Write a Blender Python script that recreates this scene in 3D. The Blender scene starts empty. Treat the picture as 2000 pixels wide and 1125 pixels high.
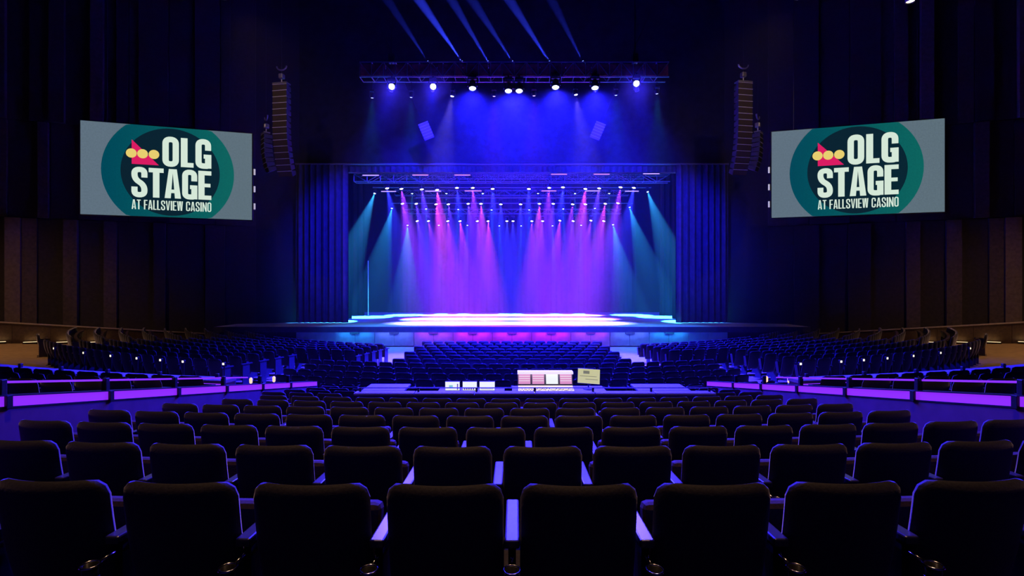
import bpy, bmesh, math, random
from mathutils import Vector, Matrix

random.seed(7)
scene = bpy.context.scene
COL = scene.collection
PI = math.pi
CAMZ = 3.6            # camera height above the flat hall floor (z = 0)
F = 950.0             # focal length in pixels of the 2000 x 1125 frame
CX, CY = 1000.0, 562.5

# ------------------------------------------------------------------ camera
cam_d = bpy.data.cameras.new('camera')
cam_d.sensor_width = 36.0
cam_d.lens = F / 2000.0 * 36.0
cam_d.clip_start = 0.05
cam_d.clip_end = 300
cam = bpy.data.objects.new('camera', cam_d)
COL.objects.link(cam)
cam.location = (0, 0, CAMZ)
cam.rotation_euler = (PI / 2, 0, 0)
scene.camera = cam

# ------------------------------------------------------------------ world, exposure
world = bpy.data.worlds.new('hall_dark')
scene.world = world
world.use_nodes = True
world.node_tree.nodes['Background'].inputs[0].default_value = (0.004, 0.004, 0.006, 1)
world.node_tree.nodes['Background'].inputs[1].default_value = 0.15
vs = scene.view_settings
vs.view_transform = 'Standard'
vs.look = 'None'
vs.exposure = 0.0
vs.gamma = 1.0
vs.use_curve_mapping = False
cy = scene.cycles
cy.max_bounces = 3
cy.diffuse_bounces = 1
cy.glossy_bounces = 2
cy.transmission_bounces = 2
cy.volume_bounces = 0
cy.transparent_max_bounces = 8
cy.use_denoising = True
cy.adaptive_threshold = 0.02
cy.sample_clamp_indirect = 4.0
cy.caustics_reflective = False
cy.caustics_refractive = False

HAZE_DENSITY = 0.0028
CEIL = 24.0           # height of the black ceiling
K = 1.0               # overall strength of the show lights


def P(px, py, d):
    """point on the ray of a pixel at depth d"""
    return Vector(((px - CX) / F * d, d, CAMZ + (CY - py) / F * d))


# ------------------------------------------------------------------ materials
MATS = {}


def mat(name, col, rough=0.6, metal=0.0, noise=0.0, nscale=20.0, emit=None, estr=0.0, spec=0.5, bump=0.0, sampled=False):
    if name in MATS:
        return MATS[name]
    m = bpy.data.materials.new(name)
    m.use_nodes = True
    nt = m.node_tree
    b = nt.nodes['Principled BSDF']
    b.inputs['Base Color'].default_value = (*col, 1)
    b.inputs['Roughness'].default_value = rough
    b.inputs['Metallic'].default_value = metal
    b.inputs['Specular IOR Level'].default_value = spec
    if emit:
        b.inputs['Emission Color'].default_value = (*emit, 1)
        b.inputs['Emission Strength'].default_value = estr
    if noise > 0 or bump > 0:
        tc = nt.nodes.new('ShaderNodeTexCoord')
        n = nt.nodes.new('ShaderNodeTexNoise')
        n.inputs['Scale'].default_value = nscale
        n.inputs['Detail'].default_value = 3
        nt.links.new(tc.outputs['Object'], n.inputs['Vector'])
        if noise > 0:
            r = nt.nodes.new('ShaderNodeValToRGB')
            r.color_ramp.elements[0].position = 0.3
            r.color_ramp.elements[1].position = 0.7
            r.color_ramp.elements[0].color = (*[c * (1 - noise) for c in col], 1)
            r.color_ramp.elements[1].color = (*[min(1, c * (1 + noise)) for c in col], 1)
            nt.links.new(n.outputs['Fac'], r.inputs['Fac'])
            nt.links.new(r.outputs['Color'], b.inputs['Base Color'])
        if bump > 0:
            bp = nt.nodes.new('ShaderNodeBump')
            bp.inputs['Strength'].default_value = bump
            bp.inputs['Distance'].default_value = 0.01
            nt.links.new(n.outputs['Fac'], bp.inputs['Height'])
            nt.links.new(bp.outputs['Normal'], b.inputs['Normal'])
    if emit and not sampled:
        m.cycles.emission_sampling = 'NONE'
    MATS[name] = m
    return m


M_back = mat('seat_fabric', (0.030, 0.027, 0.030), 0.72, noise=0.35, nscale=90, bump=0.15)
_b = M_back.node_tree.nodes['Principled BSDF']
_b.inputs['Sheen Weight'].default_value = 0.7
_b.inputs['Sheen Roughness'].default_value = 0.35
_b.inputs['Sheen Tint'].default_value = (0.9, 0.85, 0.95, 1)
M_seat = mat('seat_cushion_fabric', (0.055, 0.030, 0.024), 0.8, noise=0.3, nscale=80, bump=0.15)
M_arm = mat('armrest_lacquer', (0.055, 0.05, 0.06), 0.28, noise=0.2, nscale=40)
M_ped = mat('pedestal_paint', (0.014, 0.011, 0.010), 0.8, noise=0.2, nscale=30, spec=0.1)
M_chrome = mat('cup_chrome', (0.6, 0.6, 0.62), 0.16, 1.0, noise=0.1, nscale=30)
M_cup = mat('cup_black', (0.02, 0.02, 0.022), 0.3, noise=0.1)
M_floor = mat('hall_floor', (0.55, 0.52, 0.55), 0.35, noise=0.15, nscale=3)
M_tier = mat('tier_carpet', (0.035, 0.03, 0.035), 0.9, noise=0.3, nscale=60)
M_aisle = mat('side_aisle_floor', (0.44, 0.29, 0.13), 0.6, noise=0.15, nscale=4)
M_wall = mat('wall_black', (0.010, 0.009, 0.010), 0.85, noise=0.3, nscale=8)
M_pan = [mat('panel_brown_deep', (0.028, 0.022, 0.02), 0.8, noise=0.25, nscale=6),
         mat('panel_brown', (0.075, 0.055, 0.045), 0.8, noise=0.25, nscale=6),
         mat('panel_brown_pale', (0.15, 0.11, 0.088), 0.8, noise=0.2, nscale=6)]
M_parapet = mat('parapet_paint', (0.20, 0.07, 0.10), 0.6, noise=0.15, nscale=5)
M_parapet_brown = mat('parapet_wood', (0.06, 0.034, 0.022), 0.55, noise=0.25, nscale=9)
M_cap_pale = mat('parapet_cap', (0.40, 0.32, 0.27), 0.45, noise=0.15, nscale=8)
M_black = mat('black_metal', (0.012, 0.012, 0.014), 0.45, noise=0.2, nscale=20)
M_rail = mat('rail_metal', (0.30, 0.28, 0.34), 0.35, 0.6, noise=0.1)
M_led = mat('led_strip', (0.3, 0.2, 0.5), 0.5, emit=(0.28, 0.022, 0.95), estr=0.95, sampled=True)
M_truss = mat('truss_aluminium', (0.35, 0.33, 0.36), 0.4, 0.7, noise=0.2, nscale=20)
M_trussred = mat('truss_cladding', (0.45, 0.09, 0.09), 0.7, noise=0.4, nscale=6)
M_stage = mat('stage_floor', (0.78, 0.77, 0.78), 0.42, noise=0.08, nscale=1.5)
M_fascia = mat('stage_fascia', (0.58, 0.52, 0.6), 0.6, noise=0.12, nscale=3)
M_lip = mat('stage_lip', (0.05, 0.045, 0.055), 0.5, noise=0.2, nscale=5)
M_velour = mat('curtain_velour', (0.05, 0.05, 0.06), 0.9, noise=0.25, nscale=3)
M_fasc = mat('fascia_black', (0.03, 0.03, 0.034), 0.9, noise=0.3, nscale=2, spec=0.1)
M_drop = mat('backdrop_cloth', (0.0035, 0.0022, 0.009), 0.95, noise=0.12, nscale=0.8, spec=0.02)
M_mask = mat('black_masking', (0.003, 0.003, 0.0035), 0.95, noise=0.2, nscale=5, spec=0.03)
M_speaker = mat('speaker_cabinet', (0.035, 0.033, 0.036), 0.6, noise=0.2, nscale=15)
M_grille = mat('speaker_grille', (0.05, 0.03, 0.03), 0.6, noise=0.3, nscale=120)
M_speakerp = mat('small_speaker_grille', (0.13, 0.08, 0.15), 0.6, noise=0.3, nscale=120)
M_white = mat('white_paint', (0.75, 0.74, 0.76), 0.5, noise=0.05)
M_desk = mat('desk_laminate', (0.42, 0.38, 0.5), 0.4, noise=0.1, nscale=10)
M_console = mat('console_paint', (0.16, 0.15, 0.17), 0.4, noise=0.1, nscale=20)
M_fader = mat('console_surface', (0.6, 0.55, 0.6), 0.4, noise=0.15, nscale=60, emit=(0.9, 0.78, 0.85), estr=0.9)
M_scr_w = mat('screen_white', (0.1, 0.1, 0.1), 0.3, emit=(0.86, 0.9, 0.92), estr=1.0)
M_scr_p = mat('screen_pink', (0.1, 0.1, 0.1), 0.3, emit=(0.72, 0.28, 0.55), estr=0.95)
M_scr_i = mat('screen_ink', (0.1, 0.1, 0.1), 0.3, emit=(0.18, 0.10, 0.35), estr=0.6)
M_scr_y = mat('screen_olive', (0.1, 0.1, 0.1), 0.3, emit=(0.62, 0.60, 0.30), estr=0.9)
M_scr_o = mat('screen_dark_olive', (0.1, 0.1, 0.1), 0.3, emit=(0.22, 0.22, 0.12), estr=0.8)
M_scr_g = mat('screen_teal_icon', (0.1, 0.1, 0.1), 0.3, emit=(0.25, 0.6, 0.55), estr=0.9)
M_warm = mat('step_lamp_glow', (0.8, 0.7, 0.5), 0.4, emit=(1.0, 0.72, 0.38), estr=2.2)
M_rowlamp = mat('row_lamp_glow', (0.8, 0.75, 0.6), 0.4, emit=(1.0, 0.88, 0.62), estr=1.3)
M_amber = mat('amber_glow', (0.8, 0.5, 0.3), 0.4, emit=(1.0, 0.55, 0.25), estr=1.4)


def emat(name, col, s):
    return mat(name, tuple(min(1, c) for c in col), 0.4, emit=col, estr=s)


# ------------------------------------------------------------------ mesh helpers
class MB:
    """collects shapes for one mesh"""

    def __init__(self):
        self.v, self.f = [], []

    def add(self, vs_, fs_):
        o = len(self.v)
        self.v += [tuple(p) for p in vs_]
        self.f += [tuple(i + o for i in f) for f in fs_]
        return self

    def box(self, x0, x1, y0, y1, z0, z1, mtx=None):
        p = [(x0, y0, z0), (x1, y0, z0), (x1, y1, z0), (x0, y1, z0), (x0, y0, z1), (x1, y0, z1), (x1, y1, z1), (x0, y1, z1)]
        if mtx is not None:
            p = [mtx @ Vector(q) for q in p]
        return self.add(p, [(0, 3, 2, 1), (4, 5, 6, 7), (0, 1, 5, 4), (1, 2, 6, 5), (2, 3, 7, 6), (3, 0, 4, 7)])

    def bbox(self, x0, x1, y0, y1, z0, z1, b=0.01, mtx=None):
        """box with chamfered edges"""
        bm = bmesh.new()
        bmesh.ops.create_cube(bm, size=1)
        for v in bm.verts:
            v.co = Vector((x0 + (v.co.x + .5) * (x1 - x0), y0 + (v.co.y + .5) * (y1 - y0), z0 + (v.co.z + .5) * (z1 - z0)))
        bmesh.ops.bevel(bm, geom=bm.edges[:], offset=b, segments=2, profile=0.5, affect='EDGES')
        bm.verts.index_update()
        p = [v.co.copy() for v in bm.verts]
        if mtx is not None:
            p = [mtx @ q for q in p]
        self.add(p, [tuple(v.index for v in f.verts) for f in bm.faces])
        bm.free()
        return self

    def tube(self, a, b, r, n=6, r2=None, caps=True):
        a, b = Vector(a), Vector(b)
        r2 = r if r2 is None else r2
        w = (b - a).normalized()
        u = w.orthogonal().normalized()
        t = w.cross(u)
        pts, fs_ = [], []
        for i in range(n):
            c, s = math.cos(2 * PI * i / n), math.sin(2 * PI * i / n)
            pts.append(a + (u * c + t * s) * r)
        for i in range(n):
            c, s = math.cos(2 * PI * i / n), math.sin(2 * PI * i / n)
            pts.append(b + (u * c + t * s) * r2)
        for i in range(n):
            j = (i + 1) % n
            fs_.append((i, j, n + j, n + i))
        if caps:
            fs_.append(tuple(reversed(range(n))))
            fs_.append(tuple(range(n, 2 * n)))
        return self.add(pts, fs_)

    def lathe(self, prof, n=16, mtx=None):
        """prof: list of (r, z); revolved about z"""
        pts, fs_ = [], []
        for r, z in prof:
            for i in range(n):
                a = 2 * PI * i / n
                q = Vector((r * math.cos(a), r * math.sin(a), z))
                pts.append(mtx @ q if mtx is not None else q)
        for k in range(len(prof) - 1):
            for i in range(n):
                j = (i + 1) % n
                fs_.append((k * n + i, k * n + j, (k + 1) * n + j, (k + 1) * n + i))
        return self.add(pts, fs_)

    def mesh(self, name, m, smooth=False):
        me = bpy.data.meshes.new(name)
        me.from_pydata(self.v, [], self.f)
        me.materials.append(m)
        if smooth:
            me.polygons.foreach_set('use_smooth', [True] * len(me.polygons))
        me.update()
        return me

    def build(self, name, m, parent=None, smooth=False):
        return link(name, self.mesh(name, m, smooth), parent)


def link(name, me, parent=None):
    o = bpy.data.objects.new(name, me)
    COL.objects.link(o)
    if parent is not None:
        o.parent = parent
    return o


def tag(o, label=None, cat=None, group=None, kind=None):
    if label:
        o['label'] = label
    if cat:
        o['category'] = cat
    if group:
        o['group'] = group
    if kind:
        o['kind'] = kind
    return o


def thing(name, label, cat, loc=(0, 0, 0), rz=0.0, group=None):
    o = bpy.data.objects.new(name, None)
    o.empty_display_size = 0.1
    COL.objects.link(o)
    o.location = loc
    o.rotation_euler = (0, 0, rz)
    return tag(o, label, cat, group)


def struct(name, mb, m, label=None):
    o = mb.build(name, m)
    return tag(o, label, None, None, 'structure')


ORD = ['first', 'second', 'third', 'fourth', 'fifth', 'sixth', 'seventh', 'eighth', 'ninth', 'tenth', 'eleventh', 'twelfth', 'thirteenth',
       'fourteenth', 'fifteenth', 'sixteenth', 'seventeenth', 'eighteenth', 'nineteenth', 'twentieth', 'twenty-first', 'twenty-second',
       'twenty-third', 'twenty-fourth', 'twenty-fifth', 'twenty-sixth', 'twenty-seventh', 'twenty-eighth']


def side_word(k, n):
    """position in a row of n, counted from the nearer end"""
    if k == 0:
        return 'leftmost'
    if k == n - 1:
        return 'rightmost'
    if k < (n + 1) // 2:
        return ORD[k] + ' from the left'
    return ORD[n - 1 - k] + ' from the right'


OY = 42.0             # centre of the fan of rows


def polar(R, phi):
    """phi in degrees, 0 towards the camera, positive to the right"""
    a = math.radians(phi)
    return Vector((R * math.sin(a), OY - R * math.cos(a), 0))


# ================================================================== THE HALL
# flat floor in front of the stage
struct('floor', MB().box(-33, 33, 11.6, 47.8, -0.3, 0.0), M_floor, 'pale polished hall floor in front of the stage')
struct('ceiling', MB().box(-34, 34, -6, 48, CEIL, CEIL + 0.3), M_wall, 'black hall ceiling')
struct('wall_back', MB().box(-34, 34, -6.3, -6, -0.3, CEIL), M_wall, 'black rear wall of the hall')

# centre tier: curved steps that fall towards the stage
ROW_D0, ROW_P, ROW_H = 1.96, 0.985, 0.165


def tier_z(r):
    return CAMZ - (0.79 + ROW_H * (r - 1)) - 1.0


mb = MB()
for r in range(-3, 12):
    d0 = ROW_D0 + ROW_P * (r - 1) - 0.30
    d1 = d0 + ROW_P
    z = tier_z(r)
    if z < 0.02:
        break
    N = 12
    pts, fs_ = [], []
    for i in range(N + 1):
        x = -4.9 + 9.8 * i / N
        for d, zz in ((d0, z), (d1, z), (d1, z - ROW_H), (d0, -0.3), (d1, -0.3)):
            R = OY - d
            yy = OY - math.sqrt(R * R - x * x)
            pts.append((x, yy, zz))
    for i in range(N):
        a, b = i * 5, (i + 1) * 5
        fs_ += [(a, b, b + 1, a + 1), (a + 1, b + 1, b + 2, a + 2)]
    mb.add(pts, fs_)
struct('floor_center_tier', mb, M_tier, 'dark carpeted steps under the near block of seats')


def sector(R0, R1, p0, p1, zf, n=24, base=-0.3):
    """closed solid sector of a sloped ring"""
    m_ = MB()
    pts, fs_ = [], []
    for i in range(n + 1):
        ph = p0 + (p1 - p0) * i / n
        a, b = polar(R0, ph), polar(R1, ph)
        pts += [(a.x, a.y, zf(R0)), (b.x, b.y, zf(R1)), (b.x, b.y, base), (a.x, a.y, base)]
    for i in range(n):
        a, b = 4 * i, 4 * i + 4
        for k in range(4):
            j = (k + 1) % 4
            fs_.append((a + k, b + k, b + j, a + j))
    fs_.append((0, 1, 2, 3))
    e = 4 * n
    fs_.append((e + 3, e + 2, e + 1, e))
    return m_.add(pts, fs_)


def side_z(R):
    return 0.02 + 0.060 * max(0.0, R - 20.0)


def upper_z(R):
    return 1.08 + 0.15 * (R - 34.0)


for s, nm in ((-1, 'left'), (1, 'right')):
    p0, p1 = sorted((s * 9.5, s * 58))
    struct('floor_%s_tier' % nm, sector(19.5, 30.3, p0, p1, side_z), M_aisle, 'dark sloped floor under the %s side seats' % nm)
    struct('floor_%s_aisle' % nm, sector(30.3, 33.2, *sorted((s * 9.0, s * 64)), side_z), M_aisle, 'beige cross aisle floor behind the %s side seats' % nm)
    m_ = MB()
    for k in range(6):      # upper side tier, stepped
        z = upper_z(34 + k)
        q = sector(33.6 + k, 34.6 + k, *sorted((s * 9.0, s * 40)), lambda R, z=z: z, n=14)
        m_.add(q.v, q.f)
    struct('floor_%s_upper_tier' % nm, m_, M_tier, 'dark stepped floor of the %s upper side tier' % nm)

# ---- side walls of the house, with stepped vertical panels
WA = Vector((14.6, 33.4, 0))     # by the stage
WB = Vector((34.0, 26.2, 0))


def wall_pt(s, px):
    """where the ray of pixel column px meets the side wall (s = -1 left, 1 right)"""
    k = (px - CX) / F
    A, B = Vector((s * WA.x, WA.y)), Vector((s * WB.x, WB.y))
    D = B - A
    t = (k * A.y - A.x) / (D.x - k * D.y)
    return A + D * t


TIER_Z = [(13.35, CEIL), (7.7, 13.3), (0.0, 7.65)]
PAN_L = [
    [(0, 15, 1, .30), (15, 60, 0, .05), (60, 100, 0, .18), (100, 130, 0, .32), (130, 178, 0, .10), (180, 205, 1, .32), (206, 228, 0, .12), (230, 252, 0, .24), (254, 272, 1, .10),
     (274, 330, 0, .26), (331, 380, 0, .06), (382, 430, 0, .20), (432, 500, 0, .08)],
    [(0, 16, 1, .16), (17, 76, 0, .05), (78, 98, 1, .26), (100, 155, 0, .08), (156, 250, 0, .18), (252, 330, 0, .05), (332, 420, 0, .16), (422, 500, 0, .05)],
    [(-12, 15, 0, .06), (15, 45, 2, .30), (46, 75, 1, .18), (76, 127, 0, .05), (128, 155, 1, .30), (156, 204, 0, .08), (205, 230, 1, .20), (231, 300, 0, .05), (302, 325, 0, .25),
     (326, 400, 0, .06), (402, 440, 0, .2), (441, 500, 0, .05)],
]
PAN_R = [
    [(1985, 2012, 2, .32), (1940, 1984, 0, .05), (1902, 1939, 0, .15), (1870, 1900, 1, .12), (1822, 1869, 0, .05), (1795, 1820, 2, .32), (1772, 1794, 0, .1), (1745, 1771, 1, .24),
     (1720, 1744, 1, .10), (1660, 1719, 0, .2), (1600, 1658, 0, .05), (1500, 1598, 0, .16)],
    [(1980, 2012, 0, .12), (1930, 1979, 0, .05), (1900, 1928, 1, .26), (1845, 1899, 0, .08), (1750, 1844, 0, .18), (1660, 1748, 0, .05), (1580, 1658, 0, .16), (1500, 1578, 0, .05)],
    [(1991, 2012, 0, .06), (1958, 1990, 2, .30), (1929, 1957, 1, .18), (1876, 1928, 0, .05), (1845, 1875, 1, .25), (1796, 1844, 0, .06), (1768, 1795, 1, .2), (1700, 1767, 0, .05),
     (1655, 1699, 0, .22), (1600, 1654, 0, .06), (1550, 1599, 0, .2), (1500, 1549, 0, .05)],
]
for s, nm, PAN in ((-1, 'left', PAN_L), (1, 'right', PAN_R)):
    A, B = Vector((s * WA.x, WA.y, 0)), Vector((s * WB.x, WB.y, 0))
    u = (B - A).normalized()
    nrm = Vector((-u.y, u.x, 0))
    if nrm.y > 0:
        nrm = -nrm
    m_ = MB()
    q = [A, B, B - nrm * 0.4, A - nrm * 0.4]
    m_.add([(p.x, p.y, -0.3) for p in q] + [(p.x, p.y, CEIL) for p in q],
           [(0, 1, 2, 3), (4, 5, 6, 7), (0, 1, 5, 4), (1, 2, 6, 5), (2, 3, 7, 6), (3, 0, 4, 7)])
    m_.box(*sorted((s * 34.0, s * 34.3)), -6, 26.6, -0.3, CEIL)
    w = struct('wall_' + nm, m_, M_wall, 'dark hall wall with stepped upright brown panels on the %s side' % nm)
    for t, row in enumerate(PAN):
        z0, z1 = TIER_Z[t]
        for (a, b, mi, dep) in row:
            pa, pb = wall_pt(s, a), wall_pt(s, b)
            pa, pb = Vector((pa.x, pa.y, 0)), Vector((pb.x, pb.y, 0))
            qq = [pa + nrm * dep, pb + nrm * dep, pb, pa]
            MB().add([(p.x, p.y, z0) for p in qq] + [(p.x, p.y, z1) for p in qq],
                     [(0, 1, 2, 3), (4, 5, 6, 7), (0, 1, 5, 4), (1, 2, 6, 5), (2, 3, 7, 6), (3, 0, 4, 7)]).build('panel', M_pan[mi], w)

# ================================================================== THE STAGE
SZ = CAMZ - 2.35      # stage level
SF = 29.3             # stage front edge
PD = 32.8             # depth of the proscenium line
HW = 11.05            # half width of the opening
stage = thing('stage', 'broad raised stage with pale floor and panelled front', 'stage', (0, SF, 0))


def in_stage(mb_, name, m, smooth=False):
    o = mb_.build(name, m, stage, smooth)
    o.location = (0, -SF, 0)
    return o


dp = [(18, SF + .15), (18, 31.8), (14.25, 33.1), (14.25, 33.85), (16.9, 33.85), (16.9, 47.3)]
dp = dp + [(-x, y) for x, y in reversed(dp)]
nd = len(dp)
in_stage(MB().add([(x, y, SZ - 0.2) for x, y in dp] + [(x, y, SZ) for x, y in dp],
                  [tuple(reversed(range(nd))), tuple(range(nd, 2 * nd))] + [(i, (i + 1) % nd, nd + (i + 1) % nd, nd + i) for i in range(nd)]), 'deck', M_stage)
in_stage(MB().box(-18, 18, SF, SF + 0.15, SZ - 0.32, SZ + 0.005), 'lip', M_lip)
in_stage(MB().box(-18, 18, SF + 1.0, SF + 1.1, 0, SZ - 0.2), 'back_board', M_lip)
fm = MB().box(-0.59, 0.59, 0, 0.06, 0.06, SZ - 0.33).mesh('fascia_panel', M_fascia)
fm2 = MB().box(-0.59, 0.59, 0, 0.06, 0.06, SZ - 0.33).mesh('fascia_panel_dark', M_parapet_brown)
for i in range(30):
    x = -17.4 + 1.2 * i
    o = link('fascia_panel', fm if abs(x) < 13 else fm2, stage)
    o.location = (x, 0.45 + 0.004 * (i % 2), 0)
for i in range(-4, 5):
    o = MB().bbox(-0.28, 0.28, 0, 0.12, SZ - 0.46, SZ - 0.33, 0.02).build('edge_lamp_housing', M_lip, stage)
    o.location = (i * 2.4, 0.3, 0)
    ld = bpy.data.lights.new('edge_lamp', 'AREA')
    ld.shape = 'RECTANGLE'
    ld.size, ld.size_y = 2.0, 0.06
    ld.energy = (11, 11, 9, 7, 8)[abs(i)]
    ld.color = ((0.6, 0.02, 1.0), (0.6, 0.02, 1.0), (0.45, 0.05, 1.0), (0.12, 0.24, 1.0), (0.02, 0.36, 1.0))[abs(i)]
    lo = bpy.data.objects.new('edge_lamp', ld)
    COL.objects.link(lo)
    lo.parent = o
    lo.location = (0, -0.10, SZ - 0.36)
    lo.rotation_euler = (math.radians(24), 0, 0)

# wall above and beside the opening
PT = CAMZ + (CY - 345) / F * PD
m_ = MB().box(-15, 15, PD + 0.6, PD + 1.0, PT + 0.45, CEIL)
m_.box(-15.2, -14.3, PD + 0.6, PD + 1.0, 0, PT + 0.45).box(14.3, 15.2, PD + 0.6, PD + 1.0, 0, PT + 0.45)
struct('wall_proscenium', m_, M_fasc, 'dark fascia wall above the stage opening')
struct('wall_stage_back', MB().box(-17, 17, 47.4, 47.8, 0, CEIL), M_mask, 'black rear wall of the stage house')
struct('wall_stage_left', MB().box(-17.3, -17, PD + 1, 47.8, 0, CEIL), M_mask, 'black side wall of the stage house, left')
struct('wall_stage_right', MB().box(17, 17.3, PD + 1, 47.8, 0, CEIL), M_mask, 'black side wall of the stage house, right')


def drape(x0, x1, z0, z1, pitch, amp, name, m, label, cat, y, group=None, seedv=0, hem=0.0):
    rnd = random.Random(seedv)
    n = max(8, int(abs(x1 - x0) / pitch * 8))
    pts, fs_ = [], []
    ph = rnd.random() * 6
    zs = [z0, z0 + (z1 - z0) * 0.5, z1 - 0.05, z1]
    for i in range(n + 1):
        x = x0 + (x1 - x0) * i / n
        for j, z in enumerate(zs):
            a = amp * (1.15 - 0.35 * j / 3)
            yy = a * math.sin(2 * PI * (x - x0) / pitch + ph + 0.7 * math.sin(x * 1.3)) + 0.3 * a * math.sin(2 * PI * (x - x0) / pitch * 2.3)
            pts.append((x, y + yy, z))
    L = len(zs)
    for i in range(n):
        for j in range(L - 1):
            fs_.append((i * L + j, (i + 1) * L + j, (i + 1) * L + j + 1, i * L + j + 1))
    k = len(pts)
    pts2 = [(a, b + 0.03, c) for a, b, c in pts]
    fs2 = [tuple(reversed([i + k for i in f])) for f in fs_]
    o = MB().add(pts + pts2, fs_ + fs2).build(name, m, None, True)
    return tag(o, label, cat, group)


PTOP = CAMZ + (CY - 322) / F * PD
drape(-14.6, -HW, SZ + 0.01, PTOP, 0.42, 0.11, 'stage_curtain', M_velour, 'tall gathered blue-lit curtain left of the stage opening', 'curtain', PD, 'proscenium curtains', 1)
drape(HW, 14.6, SZ + 0.01, PTOP, 0.42, 0.11, 'stage_curtain', M_velour, 'tall gathered blue-lit curtain right of the stage opening', 'curtain', PD, 'proscenium curtains', 2)
drape(-HW - 0.2, HW + 0.2, P(0, 336, PD + 0.2).z, PTOP - 0.05, 0.42, 0.06, 'valance', M_velour, 'short gathered valance across the top of the stage opening', 'curtain', PD + 0.2, None, 3)
o = MB().tube((-14.6, PD, PTOP + 0.06), (14.6, PD, PTOP + 0.06), 0.06, 8).build('curtain_rail', M_truss)
tag(o, 'long horizontal pipe the stage curtains and valance hang from', 'rail')
drape(-11.9, 11.9, SZ + 0.01, 12.5, 0.55, 0.022, 'backdrop', M_drop, 'wide cloth backdrop washed in violet and blue at the rear of the stage', 'backdrop', 46.6, None, 4)
for k, (yy, xi) in enumerate(((37.0, 12.2), (41.5, 12.6))):
    for s, nm in ((-1, 'left'), (1, 'right')):
        drape(s * xi, s * 16.8, SZ + 0.01, 13.5, 0.5, 0.07, 'masking_leg', M_mask, 'black masking drape at the %s of the stage, %s from the audience' % (nm, ('first', 'second')[k]),
              'curtain', yy, 'masking drapes', 10 + k * 2 + s)
b0 = P(720.5, 615, 41.2)
t = thing('boom_stand', 'thin upright pole at the rear left of the stage', 'pole', (b0.x, 41.0, SZ + 0.002))
MB().tube((0, 0, 0), (0, 0, 4.65), 0.032, 8).build('pole', M_white, t)
MB().lathe([(0.0, 0.0), (0.22, 0.0), (0.22, 0.03), (0.04, 0.06)], 14).build('base', M_black, t)

# haze: one thin cloud of theatre fog over the stage and under the lighting truss
hz = bpy.data.materials.new('haze_volume')
hz.use_nodes = True
nt = hz.node_tree
nt.nodes.clear()
out = nt.nodes.new('ShaderNodeOutputMaterial')
vsn = nt.nodes.new('ShaderNodeVolumeScatter')
vsn.inputs['Color'].default_value = (0.9, 0.9, 0.95, 1)
vsn.inputs['Density'].default_value = HAZE_DENSITY
vsn.inputs['Anisotropy'].default_value = 0.15
nt.links.new(vsn.outputs[0], out.inputs['Volume'])
haze = MB().box(-13.9, 13.9, 21.5, 46.2, SZ + 0.02, 20.0).build('haze', hz)
tag(haze, 'thin theatre haze hanging over the stage and its lights', 'haze', None, 'stuff')
hz.cycles.homogeneous_volume = True


# ------------------------------------------------------------------ trusses
def truss(name, label, x0, x1, y, z, h, dep, bays, m=M_truss, hang=True, group='stage lighting trusses', r=0.028):
    t_ = thing(name, label, 'truss', ((x0 + x1) / 2, y, z), 0, group)
    a, b = x0 - (x0 + x1) / 2, x1 - (x0 + x1) / 2
    for yy in (-dep / 2, dep / 2):
        for zz in (0, h):
            MB().tube((a, yy, zz), (b, yy, zz), r, 6).build('chord', m, t_)
    m1, m2 = MB(), MB()
    for i in range(bays):
        xa, xb = a + (b - a) * i / bays, a + (b - a) * (i + 1) / bays
        for yy in (-dep / 2, dep / 2):
            lo, hi = ((0, h) if i % 2 else (h, 0))
            m1.tube((xa, yy, lo), (xb, yy, hi), r * 0.6, 5, caps=False)
        m2.tube((xa, -dep / 2, 0), (xa, dep / 2, 0), r * 0.6, 5, caps=False)
        m2.tube((xa, -dep / 2, h), (xa, dep / 2, h), r * 0.6, 5, caps=False)
        m2.tube((xa, -dep / 2, 0), (xa, -dep / 2, h), r * 0.6, 5, caps=False)
    tag(m1.build('diagonal_bracing', m, t_), kind='stuff')
    tag(m2.build('cross_bracing', m, t_), kind='stuff')
    if hang:
        for k in (-0.42, -0.14, 0.14, 0.42):
            MB().tube(((b - a) * k, 0, h), ((b - a) * k, 0, CEIL - z), 0.02, 5).build('hanging_cable', M_black, t_)
    return t_


TR = []       # (depth, y of lamp pixels)
TD = {'A': 34.2, 'B': 38.6, 'C': 44.0}
TZ = {'A': P(1000, 366, 34.2).z + 0.66, 'B': P(1000, 397, 38.6).z + 0.66, 'C': P(1000, 431, 44.0).z + 0.66}
truss('stage_truss', 'nearest of the three stage lighting trusses behind the valance', -9.3, 9.3, TD['A'] + 0.2, TZ['A'], 0.4, 0.4, 30)
truss('stage_truss', 'middle one of the three stage lighting trusses', -9.3, 9.3, TD['B'] + 0.2, TZ['B'], 0.4, 0.4, 30)
truss('stage_truss', 'farthest of the three stage lighting trusses near the backdrop', -9.9, 9.9, TD['C'] + 0.2, TZ['C'], 0.4, 0.4, 30)
hdz = P(1000, 356, 33.8).z
truss('header_truss', 'wide metal truss right under the valance carrying light bars', -10.9, 10.9, 33.8, hdz, 0.5, 0.5, 24, r=0.035)
for k, (yp, dd, hw) in enumerate(((366, 36.0, 10.3), (386, 37.4, 7.4), (397, 41.5, 10.3))):
    q = P(1000, yp, dd)
    o = MB().tube((-hw, dd, q.z), (hw, dd, q.z), 0.045, 8).build('lighting_pipe', M_truss)
    for xx in (-hw * 0.6, 0, hw * 0.6):
        MB().tube((xx, dd, q.z), (xx, dd, CEIL), 0.015, 5).build('hanging_cable', M_black, o)
    tag(o, ('upper', 'middle', 'lower')[k] + ' of the thin lighting pipes hung between the stage trusses', 'pipe', 'lighting pipes')

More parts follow.
